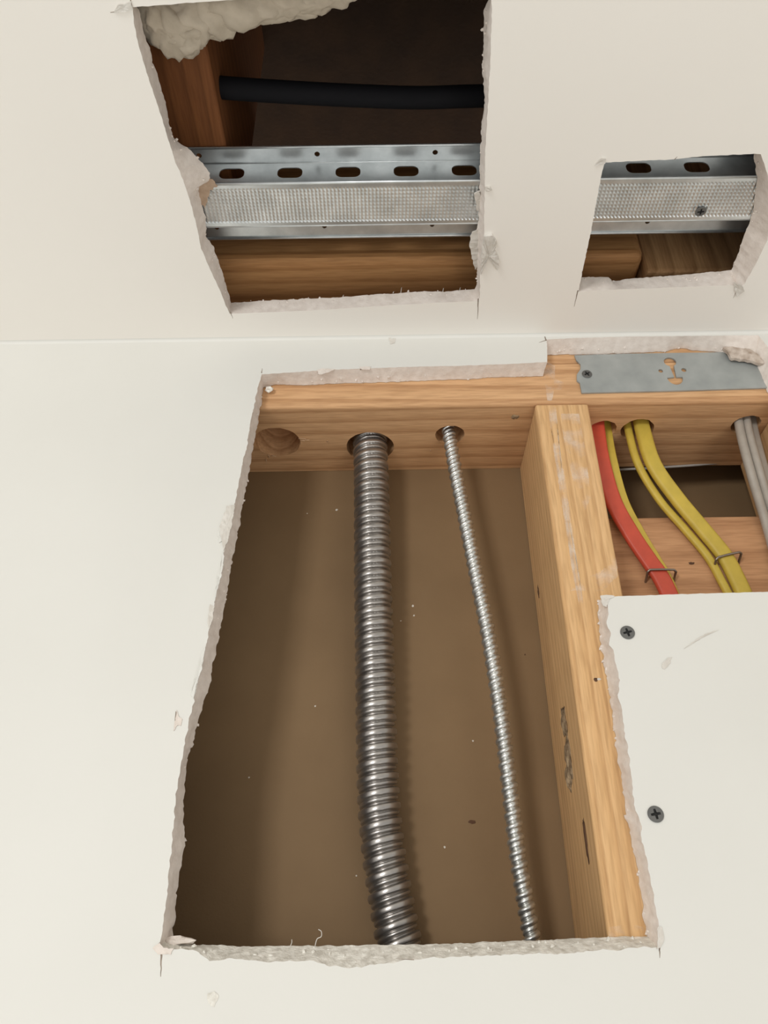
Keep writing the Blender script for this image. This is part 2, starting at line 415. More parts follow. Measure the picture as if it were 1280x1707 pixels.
def rough_circle(px_, py_, r, seed, el=1.0):
    c = at_plate(px_, py_)
    return [(c.x+(r+.0006*nz(math.cos(a)*1.5, math.sin(a)*1.5, seed, 2.3))*math.cos(a), c.y+el*(r+.0006*nz(math.cos(a)*1.5, math.sin(a)*1.5, seed, 2.3))*math.sin(a)) for a in [2*math.pi*k/48 for k in range(48)]]
HOLES = [rough_circle(462, 737, .0178, 1), rough_circle(617, 745, .0186, 2), rough_circle(750, 725, .0113, 3),
         rough_circle(1062, 716, .0125, 4), rough_circle(1243, 708, .0108, 5), rough_circle(1004, 716, .0105, 6)]
Y0 = T+.0004
pl = lumber_with_holes('top_plate', -.6, .6, Y0, YB, ZP, ZP+.038, HOLES, M_PLATE)
tag(pl, 'drilled orange pine plate running across the top of the wall opening', 'lumber', 'framing lumber')
pl2 = lumber_with_holes('top_plate', -.6, .6, Y0, YB, ZP+.0385, ZP+.0765, HOLES, M_PLATE)
tag(pl2, 'unseen second pine plate added on the drilled top plate to keep light out', 'lumber', 'framing lumber')  # unseen plate, added only to keep light out of the cavities
pl2.location.x += .0
def prism(name, bottom, top, mat, bev=.0025):
    """bottom, top: 4 points each"""
    V = [Vector(p) for p in bottom+top]; c = sum(V, Vector())/8
    bm = bmesh.new(); vv = [bm.verts.new(v-c) for v in V]
    for f in ((3,2,1,0),(4,5,6,7),(0,1,5,4),(1,2,6,5),(2,3,7,6),(3,0,4,7)): bm.faces.new([vv[i] for i in f])
    if bev: bmesh.ops.bevel(bm, geom=bm.edges[:], offset=bev, segments=3, affect='EDGES', profile=.5)
    bmesh.ops.recalc_face_normals(bm, faces=bm.faces)
    me = bpy.data.meshes.new(name); bm.to_mesh(me); bm.free()
    o = link(name, me, mat); o.location = c; return o
def stud(xt, xb, label, zb=-1.45, wd=.0385, top=ZP-.0003):
    k = (xb-xt)/.34                        # lean per metre, measured over the visible length
    xbb = xt+k*(-.0555-zb)
    o = prism('wall_stud', [(xbb, Y0, zb), (xbb+wd, Y0, zb), (xbb+wd, YB, zb), (xbb, YB, zb)],
              [(xt, Y0, top), (xt+wd, Y0, top), (xt+wd, YB, top), (xt, YB, top)], M_STUD, .0018)
    return tag(o, label, 'lumber', 'framing lumber')
st = stud(.1108, .1082, 'upright pine stud between the wide bay and the cable bay')
st2 = stud(-.2952, -.2952, 'unseen pine stud added at the far left behind the wall sheet to block light')  # hidden stud, added to stop ambient light entering the bay from the left
st3 = stud(.2895, .2895, 'pine stud in shade at the right side of the cable bay')
# blocking the cables are stapled to
bt = P(1150, 861, 1, .060)
bk = box('blocking', .1510, .2890, .060, YB, bt.z-.14, bt.z, M_BLOCK, .002)
tag(bk, 'short pine block in the cable bay with stapled red and yellow cables', 'lumber', 'framing lumber')
# ceiling cavity
jx = P(362, 170, 2, ZJ).x
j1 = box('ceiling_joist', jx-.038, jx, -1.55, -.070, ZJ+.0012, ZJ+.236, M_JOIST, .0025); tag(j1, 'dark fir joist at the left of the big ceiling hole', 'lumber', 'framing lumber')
j2 = box('ceiling_joist', jx+.406-.038, jx+.406, -1.55, -.070, ZJ+.0012, ZJ+.236, M_JOIST, .0025); tag(j2, 'unseen fir joist added beyond the small ceiling hole to block light', 'lumber', 'framing lumber')  # hidden joist, there only to shut light out of the ceiling cavity
yb0 = P(600, 432, 2, ZJ+.0012).y
xj = P(1074, 430, 2, ZJ+.0012).x
n1 = box('nailer', -.6, xj, yb0, yb0+.058, ZJ+.0012, ZJ+.14, M_NAILER, .006); tag(n1, 'round-edged fir nailer behind the steel channel in the big ceiling hole', 'lumber', 'framing lumber')
n2 = box('nailer', xj+.0022, .6, yb0+.009, yb0+.058, ZJ-.006, ZJ+.14, M_RAW, .003); tag(n2, 'rough-grained fir block on the right in the small ceiling hole', 'lumber', 'framing lumber')
bd = box('cavity_light_stop', -1.3, 1.3, -1.6, -1.56, T+.0002, ZJ+.236, M_JOIST, 0); tag(bd, 'unseen fir board added to keep light out of the ceiling cavity', 'lumber', 'framing lumber')  # out of view, added to close the cavity against light leaks
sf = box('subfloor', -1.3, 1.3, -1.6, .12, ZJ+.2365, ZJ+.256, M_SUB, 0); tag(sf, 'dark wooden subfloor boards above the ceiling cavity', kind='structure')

# ------------------------------------------------------------------ resilient hat channel
hat = empty('hat_channel', (0.05, -.106, T+.0003))
tag(hat, 'galvanised steel hat channel with slotted web across both ceiling holes', 'channel')
X0, X1 = -.125, .33
zf = T+.0003; zt = ZJ
yn = -.1215; yf = -.0903; ynt = -.1212; yft = -.0785; ynf = -.1325; yff = -.0640
TH = .0006
def strip(name, pa, pb, holes, mat):
    """pa, pb: (y, z) of the two long edges; holes in (x, s) with s along pa->pb"""
    a = Vector((0, *pa)); b = Vector((0, *pb)); L = (b-a).length; d = (b-a)/L; nn = Vector((1, 0, 0)).cross(d)
    if nn.z < 0: nn = -nn
    outer = [(X0, 0), (X1, 0), (X1, L), (X0, L)]
    o = extruded(name, outer, holes, lambda x, s, t: Vector((x, 0, 0))+a+d*s+nn*t, TH, mat, None, (.05, *pa))
    keep(o, hat); return o, L
def stadium(cx, cy, l, r, n=8):
    return [(cx+l/2-r+r*math.cos(a), cy+r*math.sin(a)) for a in [math.radians(-90+180*k/n) for k in range(n+1)]]+[(cx-l/2+r+r*math.cos(a), cy+r*math.sin(a)) for a in [math.radians(90+180*k/n) for k in range(n+1)]]
slot_dx = (P(677,290,1,yn).x-P(580,290,1,yn).x)
sx0 = P(580, 290, 1, yn).x
web_l = zt-zf
slots = [[(sx0+slot_dx*k+a, web_l*.50+b) for a, b in rrect(.0158, .0108, .0042)] for k in range(-2, 7) if X0+.01 < sx0+slot_dx*k < X1-.01]
strip('web', (yn, zf), (ynt, zt), slots, M_GALV)
strip('web', (yf, zf), (yft, zt), [], M_GALV)
hx0 = P(529, 262, 2, zt).x; hdx = P(725, 260, 2, zt).x-hx0
strip('flange', (ynt, zt), (ynf, zt), [circ(hx0+hdx*k, .0062, .0017, 16) for k in range(-1, 3)], M_GALV)
hx1 = P(541, 381, 2, zt).x; hdx1 = P(720, 379, 2, zt).x-hx1
strip('flange', (yft, zt), (yff, zt), [circ(hx1+hdx1*k, .0060, .0016, 16) for k in range(-1, 4)], M_GALV)
# rolled lip along the flange edges and bends
def roll(y, z, r):
    o = sweep('rolled_edge', [Vector((X0, y, z)), Vector((.05, y, z)), Vector((X1, y, z))], circ(0, 0, r, 10), M_GALV); keep(o, hat)
roll(ynf, zt, .0009); roll(yff, zt-.0002, .0011); roll(ynt, zt-.0002, .0010); roll(yn-.0002, zf+.0007, .0010); roll(yf+.0002, zf+.0007, .0009)
# knurled face: dimples as a real relief mesh
V, FA = [], []; px_ = .0024; nx = int((X1-X0)/px_*2); ny = 24
xs = [X0+(X1-X0)*i/nx for i in range(nx+1)]; ys = [yn+(yf-yn)*j/ny for j in range(ny+1)]
for i, x in enumerate(xs):
    for j, y in enumerate(ys):
        z = zf
        if 3 <= j <= ny-3:
            z += .0007*(i % 2)*(1 if j % 2 else .6)
        V.append((x-.05, y-yn, z-zf))
for i in range(nx):
    for j in range(ny): FA.append([i*(ny+1)+j, (i+1)*(ny+1)+j, (i+1)*(ny+1)+j+1, i*(ny+1)+j+1])
fc = build('face', V, FA, M_GALV); fc.location = (.05, yn, zf); keep(fc, hat)
fc['label'] = 'knurled steel face'

# ------------------------------------------------------------------ flexible conduits
def helix(name, path_pts, R, pitch, prof, mat, label, cat):
    pts = catmull(path_pts, 24); L = [0]
    for a, b in zip(pts, pts[1:]): L.append(L[-1]+(b-a).length)
    seg = 36; rings = int(L[-1]/pitch*28); V, FA = [], []; k = 0; org = pts[len(pts)//2]
    for i in range(rings+1):
        s = L[-1]*i/rings
        while k < len(pts)-2 and L[k+1] < s: k += 1
        t = (s-L[k])/(L[k+1]-L[k]); c = pts[k].lerp(pts[k+1], t)
        a0 = max(k-2, 0); a1 = min(k+3, len(pts)-1)
        d = (pts[a1]-pts[a0]).normalized(); e1 = d.cross(Vector((0, -1, 0))).normalized(); e2 = e1.cross(d)
        for j in range(seg):
            th = 2*math.pi*j/seg; ph = (s/pitch+th/(2*math.pi)) % 1
            r = R+prof(ph)
            V.append(c-org+e1*(r*math.cos(th))+e2*(r*math.sin(th)))
    for i in range(rings):
        for j in range(seg): FA.append([i*seg+j, i*seg+(j+1) % seg, (i+1)*seg+(j+1) % seg, (i+1)*seg+j])
    FA.append(list(range(seg))); FA.append([rings*seg+j for j in range(seg)])
    o = build(name, V, FA, mat, None, True); o.location = org
    return tag(o, label, cat)
def lerp_prof(pts):
    def f(t):
        for (a, va), (b, vb) in zip(pts, pts[1:]):
            if a <= t <= b: return va+(vb-va)*(t-a)/(b-a)
        return pts[-1][1]
    return f
yc = at_plate(617, 745).y; yc2 = at_plate(750, 725).y
big_path = [P(616, 690, 1, yc)]+[P(a, b, 1, yc+dy) for a, b, dy in ((617,742,-.001),(619,800,.000),(620.5,900,.003),(622,1000,.006),(625,1120,.010),(628,1250,.014),(631,1330,.016),(638,1410,.0175),(650,1490,.019),(665,1570,.020),(684,1650,.020))]
helix('flexible_conduit', big_path, .0135, .0091, lerp_prof([(0,-.0034),(.04,-.0016),(.08,-.0005),(.13,-.0001),(.30,0),(.45,-.0002),(.50,-.0007),(.54,-.0022),(.58,-.0028),(.62,-.0015),(.66,-.0012),(.80,-.0013),(.85,-.0017),(.89,-.0032),(1,-.0034)]), M_FLEX,
      'thick dark steel flexible conduit hanging from the middle drilled hole', 'conduit')
small_path = [P(742, 690, 1, yc2)]+[P(a, b, 1, yc2+dy) for a, b, dy in ((748,722,0),(760,790,0),(772,850,.001),(794,960,.002),(814,1060,.004),(833,1180,.006),(849,1310,.009),(862,1420,.011),(875,1500,.013),(887,1570,.015),(900,1650,.017))]
helix('armoured_cable', small_path, .0054, .0072, lerp_prof([(0,-.0019),(.08,-.0008),(.18,-.0001),(.30,0),(.44,-.0003),(.54,-.0014),(.60,-.0009),(.80,-.0009),(.92,-.0017),(1,-.0019)]), M_MC,
      'thin bright spiral-armoured cable right of the thick conduit', 'cable')

# ------------------------------------------------------------------ cables in the right bay
YFB = .060
def pc(l): return catmull([P(a, b, 1, y) for a, b, y in l], 10)
yh = at_plate(1004, 716).y; yh2 = at_plate(1062, 716).y; yh3 = at_plate(1243, 708).y
tag(sweep('flat_cable', pc([(990,668,yh-.003),(995,720,yh-.002),(1003,770,.044),(1022,835,.050),(1052,890,.0535),(1082,935,.0545),(1101,962,.0545),(1120,1002,.0545),(1150,1075,.0545)]), rrect(.0125, .0050, .0024), M_RED),
    'flat red cable running down beside the stud under a staple', 'cable', 'flat cables in the right bay')
tag(sweep('flat_cable', pc([(1000,668,yh+.005),(1006,720,yh+.006),(1015,770,.0495),(1033,835,.0545),(1061,890,.0580),(1088,935,.0582),(1104,962,.0582),(1121,1002,.0582),(1150,1075,.0582)]), rrect(.0130, .0020, .0009), M_YEL),
    'yellow flat cable showing as a thin strip behind the red cable', 'cable', 'flat cables in the right bay')
ysec = rrect(.0060, .0048, .0023); 
tag(sweep('flat_cable', pc([(1039,668,yh2+.002),(1048,720,yh2+.002),(1064,775,.0475),(1098,832,.0525),(1141,882,.0557),(1180,929,.0574),(1202,968,.0574),(1222,1008,.0574),(1250,1078,.0574)]), ysec, M_YEL),
    'narrower left yellow cable of the yellow pair under one staple', 'cable', 'flat cables in the right bay')
tag(sweep('flat_cable', pc([(1062,668,yh2-.002),(1072,720,yh2-.002),(1090,775,.0435),(1128,830,.0485),(1173,884,.0525),(1207,926,.0548),(1228,965,.0548),(1246,1005,.0548),(1277,1075,.0548)]), rrect(.0118, .0062, .0029), M_YEL),
    'broader right yellow cable of the yellow pair under one staple', 'cable', 'flat cables in the right bay')
tag(sweep('flat_cable', pc([(1226,660,yh3-.002),(1234,720,yh3-.002),(1252,790,yh3),(1276,870,.054),(1298,950,.0545),(1322,1040,.0545),(1345,1130,.0545)]), rrect(.0065, .0065, .0031), M_GREY),
    'left grey cable of the grey pair at the right edge', 'cable', 'flat cables in the right bay')
tag(sweep('flat_cable', pc([(1240,660,yh3-.003),(1247,715,yh3-.003),(1267,790,yh3-.001),(1291,870,.053),(1313,950,.0535),(1337,1040,.0535),(1360,1130,.0535)]), rrect(.0055, .0065, .0026), M_GREY),
    'right grey cable of the grey pair at the right edge', 'cable', 'flat cables in the right bay')
tag(sweep('flat_cable', pc([(1246,660,yh3+.004),(1252,715,yh3+.004),(1272,790,yh3+.006),(1297,870,.057),(1319,950,.0575),(1343,1040,.0575),(1366,1130,.0575)]), rrect(.0105, .0045, .0022), M_GREY),
    'wider grey cable behind the grey pair at the right edge', 'cable', 'flat cables in the right bay')
tag(sweep('gap_line', [P(a, b, 1, YB-.0015) for a, b in ((1010,784),(1080,780.5),(1150,776),(1215,771))], circ(0, 0, .0010, 8), plain('pale_gap_line', (.42, .40, .37), .5)),
    'thin pale grey line standing in for the gap at the back under the plate', 'gap line')  # pale rod in place of the light gap between plate and back drywall
tag(sweep('black_cable', catmull([P(a, b, 2, .054) for a, b in ((335,145),(365,146),(420,150),(500,155),(600,160),(700,163),(810,160),(1000,160),(1200,158))], 8), circ(0, 0, .0066, 16), M_BLACK, (0, 0, -1)),
    'black round cable crossing the dark cavity above the steel channel', 'cable')
def staple(a, b, yo, label):
    pa = P(*a, 1, yo); pb = P(*b, 1, yo); back = Vector((0, YFB+.004-yo, -.006))
    mid = [pa+back, pa+Vector((0, .0008, -.0004)), pa+(pb-pa)*.08+Vector((0, 0, .0006)), pa.lerp(pb, .5)+Vector((0, 0, .0008)), pb+(pa-pb)*.08+Vector((0, 0, .0006)), pb+Vector((0, .0008, -.0004)), pb+back]
    pts = []
    for p, q in zip(mid, mid[1:]): pts += [p.lerp(q, t/4) for t in range(4)]
    pts.append(mid[-1])
    V, FA = [], []; m = 10; r = .00085
    d0 = (pb-pa).normalized(); fixed = Vector((0, back.y, back.z)).cross(d0).normalized()
    org = pa.lerp(pb, .5)
    for i, p in enumerate(pts):
        t = (pts[min(i+1, len(pts)-1)]-pts[max(i-1, 0)]).normalized(); s = t.cross(fixed).normalized()
        V += [p-org+fixed*r*math.cos(2*math.pi*j/m)+s*r*math.sin(2*math.pi*j/m) for j in range(m)]
    for i in range(len(pts)-1):
        for j in range(m): FA.append([i*m+j, i*m+(j+1) % m, (i+1)*m+(j+1) % m, (i+1)*m+j])
    FA += [list(range(m)), [(len(pts)-1)*m+j for j in range(m)]]
    o = build('cable_staple', V, FA, M_WIRE, None, True); o.location = org
    tag(o, label, 'staple', 'cable staples')
staple((1080, 951), (1127, 951), .0508, 'wire staple holding the red cable to the wooden block')
staple((1194, 931), (1236, 921), .0508, 'wire staple holding the yellow cable pair to the wooden block')

# ------------------------------------------------------------------ nail plate
def PN(a, b): p = P(a, b, 1, T); return (p.x, p.z)
outl = px([(957,594),(1060,591),(1272,588),(1279,600),(1283,648),(1120,653),(969,656.5),(966,640),(961,636),(961,626),(967,617),(967,609),(960,602)], PN)
def pcirc(a, b, r, n=20): c = PN(a, b); return circ(c[0], c[1], r, n)
k1 = PN(1116, 605); k2 = PN(1124, 631)
keyh = []
hn = [pcirc(1100.5, 620, .0017), pcirc(1139, 618.5, .0019)]
# round hole joined by a slanted slit to a half-round hole
c1 = [(k1[0]+.0046*math.cos(a), k1[1]+.0044*math.sin(a)) for a in [math.radians(-62+316*k/22) for k in range(23)]]
c2 = [(k2[0]-.0004, k2[1]+.0004), (k2[0]-.0058, k2[1]-.0002)]+[(k2[0]-.0058*math.cos(a), k2[1]-.0070*math.sin(a)) for a in [math.radians(12+156*k/14) for k in range(15)]]+[(k2[0]+.0058, k2[1]+.0003), (k2[0]+.0012, k2[1]+.0004)]
hn.append(c1+c2)
npl = extruded('nail_plate', outl, hn, lambda a, b, d: Vector((a, T-.0012+d, b)), .0013, M_PLATEST, None, (k1[0], T-.0012, k1[1]))
tag(npl, 'grey steel protector plate with punched holes screwed over the pine plate', 'nail plate')

# ------------------------------------------------------------------ screws
def screw(loc, normal, r, label, tilt=20, length=.012):
    e = empty('drywall_screw', loc); tag(e, label, 'screw', 'phillips screws')
    Nn = Vector(normal).normalized(); q = Nn.to_track_quat('Z', 'Y')
    def part(name, V, FA, mat, sm=False):
        o = build(name, [q @ Vector(v) for v in V], FA, mat, e, sm); return o
    n = 28; prof = [(0, .00005), (.62, .00010), (.92, 0), (1, -.0002), (.95, -.0007), (.45, -.0026), (.32, -.0034)]
    V = []; FA = []
    # head with a cross-shaped recess
    a = math.radians(tilt); cw, cl = .17, .62
    cross = [(cw,cw),(cl,cw*.8),(cl,-cw*.8),(cw,-cw),(cw*.8,-cl),(-cw*.8,-cl),(-cw,-cw),(-cl,-cw*.8),(-cl,cw*.8),(-cw,cw),(-cw*.8,cl),(cw*.8,cl)]
    cr = [((x*math.cos(a)-y*math.sin(a))*r, (x*math.sin(a)+y*math.cos(a))*r) for x, y in cross]
    v2, f2 = cdt(circ(0, 0, r*.94, n), [cr])
    V = [(p.x, p.y, .00015) for p in v2]; FA = [list(f) for f in f2]
    b = len(V); rings = [(.94, .00015), (1, -.0001), (1, -.0004), (.45, -.0026), (.33, -.0034), (.30, -length)]
    for rad, z in rings: V += [(x, y, z) for x, y in circ(0, 0, r*rad, n)]
    for i in range(len(rings)-1):
        for j in range(n): FA.append([b+i*n+j, b+i*n+(j+1) % n, b+(i+1)*n+(j+1) % n, b+(i+1)*n+j])
    hd = part('screw_head', V, FA, M_SCREW)
    V = [(x, y, .00015) for x, y in cr]+[(x*.55, y*.55, -.00045) for x, y in cr]; m = len(cr)
    FA = [[i, (i+1) % m, m+(i+1) % m, m+i] for i in range(m)]+[[m+i for i in range(m)]]
    part('cross_recess', V, FA, M_RECESS).parent = hd
    return e
screw(P(1046, 1054, 1, -.0007), (-.05, -1, 0), .0042, 'black phillips screw near the top corner of the right wall sheet', 12)
screw(P(1093, 1357, 1, -.0007), (0, -1, .05), .0042, 'lower black phillips screw in the right wall sheet', 8)
screw(P(978.5, 623, 1, T-.0019), (0, -1, 0), .0037, 'grey phillips screw at the left end of the steel protector plate', 30)
screw(P(1168, 353, 2, T-.0004), (0, 0, -1), .0036, 'dark screw in the steel channel in the small ceiling hole', 5)

# ------------------------------------------------------------------ torn bits, crumbs, scores
def lump(name, c, size, mat, parent, seed, sub=2, rough=.5):
    bm = bmesh.new(); bmesh.ops.create_icosphere(bm, subdivisions=sub, radius=1)
    for v in bm.verts:
        k = 1+rough*noise.noise(v.co*1.7+Vector((seed, seed*.7, 3)))+.4*rough*noise.noise(v.co*4+Vector((seed, 1, 3)))
        v.co = Vector((v.co.x*size[0]*k, v.co.y*size[1]*k, v.co.z*size[2]*k))
    me = bpy.data.meshes.new(name); bm.to_mesh(me); bm.free()
    o = link(name, me, mat, parent, sub > 2); o.location = Vector(c)-(Vector(parent.location) if parent else Vector()); return o
def flake(name, pts2, fmap, mat, parent, lift=.0006, seed=0, sub=.0012):
    """thin torn flap with an irregular outline, slightly curled off the surface"""
    pts = resample(pts2+[pts2[0]], sub)[:-1]
    pts = [p+Vector((nz(p.x, p.y, seed, 600), nz(p.x, p.y, seed+4, 600)))*.0006 for p in pts]
    c = sum(pts, Vector((0, 0)))/len(pts)
    inner = [c.lerp(p, .55) for p in pts]; m = len(pts)
    off = Vector(parent.location) if parent else Vector()
    hgt = lambda p, k: lift*k*(1+.9*nz(p.x, p.y, seed+8, 350))
    V = [fmap(p.x, p.y, -.00003) for p in pts]+[fmap(p.x, p.y, -hgt(p, .8)-.00012) for p in pts]+[fmap(p.x, p.y, -hgt(p, .9)) for p in inner]+[fmap(c.x, c.y, -lift*.5)]
    V = [v-off for v in V]
    FA = [[i, (i+1) % m, m+(i+1) % m, m+i] for i in range(m)]+[[m+i, m+(i+1) % m, 2*m+(i+1) % m, 2*m+i] for i in range(m)]+[[2*m+i, 2*m+(i+1) % m, 3*m] for i in range(m)]
    return build(name, V, FA, mat, parent)
fW = lambda a, b, d: Vector((a, d, b)); fC = lambda a, b, d: Vector((a, b, d)); fS = lambda a, b, d: Vector((a, Y0+d, b))
fPlate = lambda a, b, d: Vector((a, b, ZP+d))
# torn paint beside the left edge of the wall opening
flake('torn_paint', px([(378,845),(392,843),(388,868),(383,890),(379,905),(373,918),(370,905),(366,880),(372,862)], PW), fW, M_PAPER, wall, .0009, 3)
flake('torn_paint', px([(365,880),(371,884),(371,902),(366,905),(363,894)], PW), fW, M_WALL, wall, .0009, 4)
flake('torn_paint', px([(350,1008),(358,1012),(354,1036),(349,1050),(346,1036)], PW), fW, M_PAPER, wall, .0008, 5)
flake('torn_paint', px([(362,960),(368,945),(372,920),(374,932),(368,965),(361,990),(357,1005)], PW), fW, M_WALL, wall, .0008, 6)
flake('torn_paint', px([(336,1090),(343,1078),(338,1110),(330,1135),(323,1165),(318,1160),(328,1120)], PW), fW, M_WALL, wall, .0007, 7)
flake('paint_gash', px([(295,1184),(298,1196),(304,1199),(302,1210),(296,1209),(289,1219),(292,1204)], PW), fW, M_GYP, wall, .0005, 8)
flake('paint_chip', px([(346,1656),(357,1653),(365,1658),(363,1668),(357,1679),(351,1677),(346,1668)], PW), fW, M_GYPL, wall, .0002, 9)
flake('paint_chip', px([(1103,1108),(1111,1098),(1120,1095),(1116,1108),(1108,1116),(1103,1115)], PW), fW, M_PAPER, wall, .0003, 10)
flake('paint_scuff', px([(1140,1082),(1160,1066),(1180,1055),(1198,1050),(1180,1058),(1160,1070)], PW), fW, M_PAPER, wall, .0002, 11)
flake('torn_paint', px([(255,1580),(266,1572),(274,1580),(290,1582),(284,1592),(272,1590),(264,1592)], PW), fW, M_GYP, wall, .0005, 12)
flake('torn_paint', px([(1095,1545),(1103,1545),(1107,1566),(1100,1580),(1094,1582),(1096,1564)], PW), fW, M_PAPER, wall, .0005, 13)
flake('torn_paint', px([(528,617),(540,615),(558,616),(548,621),(532,625)], PW), fW, M_GYP, wall, .0004, 14)
flake('torn_paint', px([(600,612),(618,611),(616,617),(603,617)], PW), fW, M_GYP, wall, .0004, 15)
flake('paint_chip', px([(648,562),(655,566),(660,561),(658,572),(650,574)], PW), fW, M_PAPER, wall, .0003, 16)
flake('torn_paint', px([(1000,993),(1013,992),(1024,994),(1016,1000),(1010,1012),(1004,1010)], PW), fW, M_PAPER, wall, .0006, 17)
# knife overcuts at the corners
def score(a, b, wd, fmap, fn, parent):
    p = Vector(fn(*a)); q = Vector(fn(*b)); d = (q-p); s = Vector((-d.y, d.x)).normalized()*wd
    n = 6; L = []; R = []
    for i in range(n+1):
        t = i/n; c = p.lerp(q, t)+s*.6*nz(t*7, p.x*90, p.y*90, 1); k = (1-.75*t)
        L.append(c+s*k); R.append(c-s*k)
    lp = L+R[::-1]; m = len(lp)
    V = [fmap(x.x, x.y, -.00006) for x in lp]+[fmap(x.x, x.y, .0002) for x in lp]
    FA = [list(range(m)), [m+i for i in range(m)]]+[[i, (i+1) % m, m+(i+1) % m, m+i] for i in range(m)]
    build('knife_score', V, FA, M_MARK, parent)
score((269,1588),(268,1628), .0005, fW, PW, wall); score((1099,1578),(1100,1597), .0004, fW, PW, wall)
score((436,622),(437,614), .0004, fW, PW, wall); score((910,567),(906,556), .0005, fW, PW, wall)
score((911,567),(898,571), .0004, fW, PW, wall); score((690,1600),(660,1598), .0002, fW, PW, wall)
score((797,498),(796,532), .0004, fC, PC, ceil); score((963,484),(957,511), .0004, fC, PC, ceil)
score((1231,478),(1222,497), .0003, fC, PC, ceil); score((221,14),(184,21), .0005, fC, PC, ceil)
score((220,14),(216,-6), .0005, fC, PC, ceil); score((384,520),(388,531), .0003, fC, PC, ceil)
score((1124,266),(1129,261), .0003, fC, PC, ceil); score((1009,270),(1000,274), .0003, fC, PC, ceil)
score((294,1186),(290,1218), .0005, fW, PW, wall); score((296,1209),(304,1199), .0005, fW, PW, wall)
score((548,616),(530,624), .0004, fW, PW, wall); score((600,616),(619,612), .0004, fW, PW, wall); score((650,568),(661,561), .0002, fW, PW, wall)
# torn paper on the ceiling by the big hole's right edge
flake('torn_paint', px([(806,392),(820,388),(828,402),(824,415),(832,430),(829,448),(822,436),(816,424),(806,440),(801,456),(802,425)], PC), fC, M_PAPER, ceil, .0022, 31)
flake('torn_paint', px([(808,311),(817,309),(820,316),(810,318)], PC), fC, M_PAPER, ceil, .0012, 32)
flake('torn_paint', px([(1001,262),(1010,264),(1008,272),(990,276)], PC), fC, M_PAPER, ceil, .0008, 33)
flake('torn_paint', px([(1222,470),(1236,474),(1240,484),(1228,494),(1224,484)], PC), fC, M_PAPER, ceil, .0008, 34)
flake('torn_paint', px([(196,8),(218,2),(222,14),(208,19),(190,20)], PC), fC, M_PAPER, ceil, .0008, 35)
# broken gypsum on the left edge of the big ceiling hole, brown backing paper on its point
def slab(name, pts, z0, z1, mat, parent, seed):
    o = []
    lp = resample([Vector(p) for p in pts]+[Vector(pts[0])], .0016)[:-1]
    lp = [p+Vector((nz(p.x, p.y, seed, 420), nz(p.x, p.y, seed+2, 420)))*.0012 for p in lp]
    ex = extruded(name, [tuple(p) for p in lp], [], lambda a, b, d: Vector((a, b, z0+d+.0006*nz(a, b, d*50, 400))), z1-z0, mat, parent); return ex
slab('brown_paper', px([(330,300),(350,297),(364,309),(350,318),(342,345),(334,340),(330,318)], PCb), T-.0002, T+.0001, M_BROWNP, ceil, 5)
slab('paper_flap', px([(786,385),(798,380),(799,440),(792,448),(786,428),(783,408)], PCb), T-.0014, T-.0006, M_PAPER, ceil, 6)
slab('paper_flap', px([(790,318),(800,314),(801,345),(794,348)], PCb), T-.0024, T-.0012, M_PAPER, ceil, 7)
# crumbs clinging to cut edges
rnd = random.Random(12)
def crumbs(front_pts, back_pts, fmap, count, parent, smin, smax, mat, tlo=.2, thi=1.05):
    for _ in range(count):
        i = rnd.randrange(len(front_pts)); t = rnd.uniform(tlo, thi); p = front_pts[i].lerp(back_pts[i], min(t, 1))
        s = rnd.uniform(smin, smax)
        lump('crumb', fmap(p.x, p.y, T*t), (s*rnd.uniform(.7, 1.5), s*rnd.uniform(.6, 1.2), s*rnd.uniform(.7, 1.5)), mat, parent, rnd.uniform(0, 60), 1, .9)
crumbs(*W[7], fW, 22, wall, .0004, .0009, M_GYP, .6, 1.05)
crumbs(*W[6], fW, 40, wall, .0004, .0011, M_GYPL, .15, .9)
crumbs(*W[5], fW, 24, wall, .0005, .0011, M_GYP, .75, 1.0)
crumbs(*W[0], fW, 14, wall, .0005, .0010, M_GYP, .6, 1.0)
crumbs(*W[2], fW, 16, wall, .0005, .0012, M_GYP, .6, 1.0)
crumbs(*CL[1], fC, 24, ceil, .0004, .0010, M_GYP, .6, 1.1)
crumbs(*CL[2], fC, 22, ceil, .0003, .0008, M_GYP, .7, 1.1)
crumbs(*CL[3], fC, 28, ceil, .0004, .0010, M_GYP, .5, 1.1)
crumbs(*CS[2], fC, 14, ceil, .0004, .0009, M_GYP, .5, 1.1)
crumbs(*CS[1], fC, 8, ceil, .0005, .0010, M_GYP, .5, 1.0)
# corner lump under the upper left of the wall opening
lump('gypsum_chunk', P(449, 649, 1, T-.003), (.0032, .0024, .0024), M_GYPL, wall, 5, 2, .5)
lump('gypsum_chunk', P(296, 1568, 1, T-.004), (.0075, .003, .0022), M_GYP, wall, 15, 2, .6)
# torn flap over the right end of the nail plate
V2_ = px([(1201,588),(1236,586),(1262,603),(1268,616),(1258,614),(1238,608),(1216,607)], PN)
lp = [Vector(p) for p in V2_]
flap = extruded('torn_gypsum', [tuple(p) for p in resample(lp+[lp[0]], .002)[:-1]], [], lambda a, b, d: Vector((a, T-.0062+d+.0014*nz(a, b, 1, 260), b)), .0025, mottled('torn_core', (.36, .28, .22), (.66, .58, .51), 170, .9, .8, .001, 400), wall)
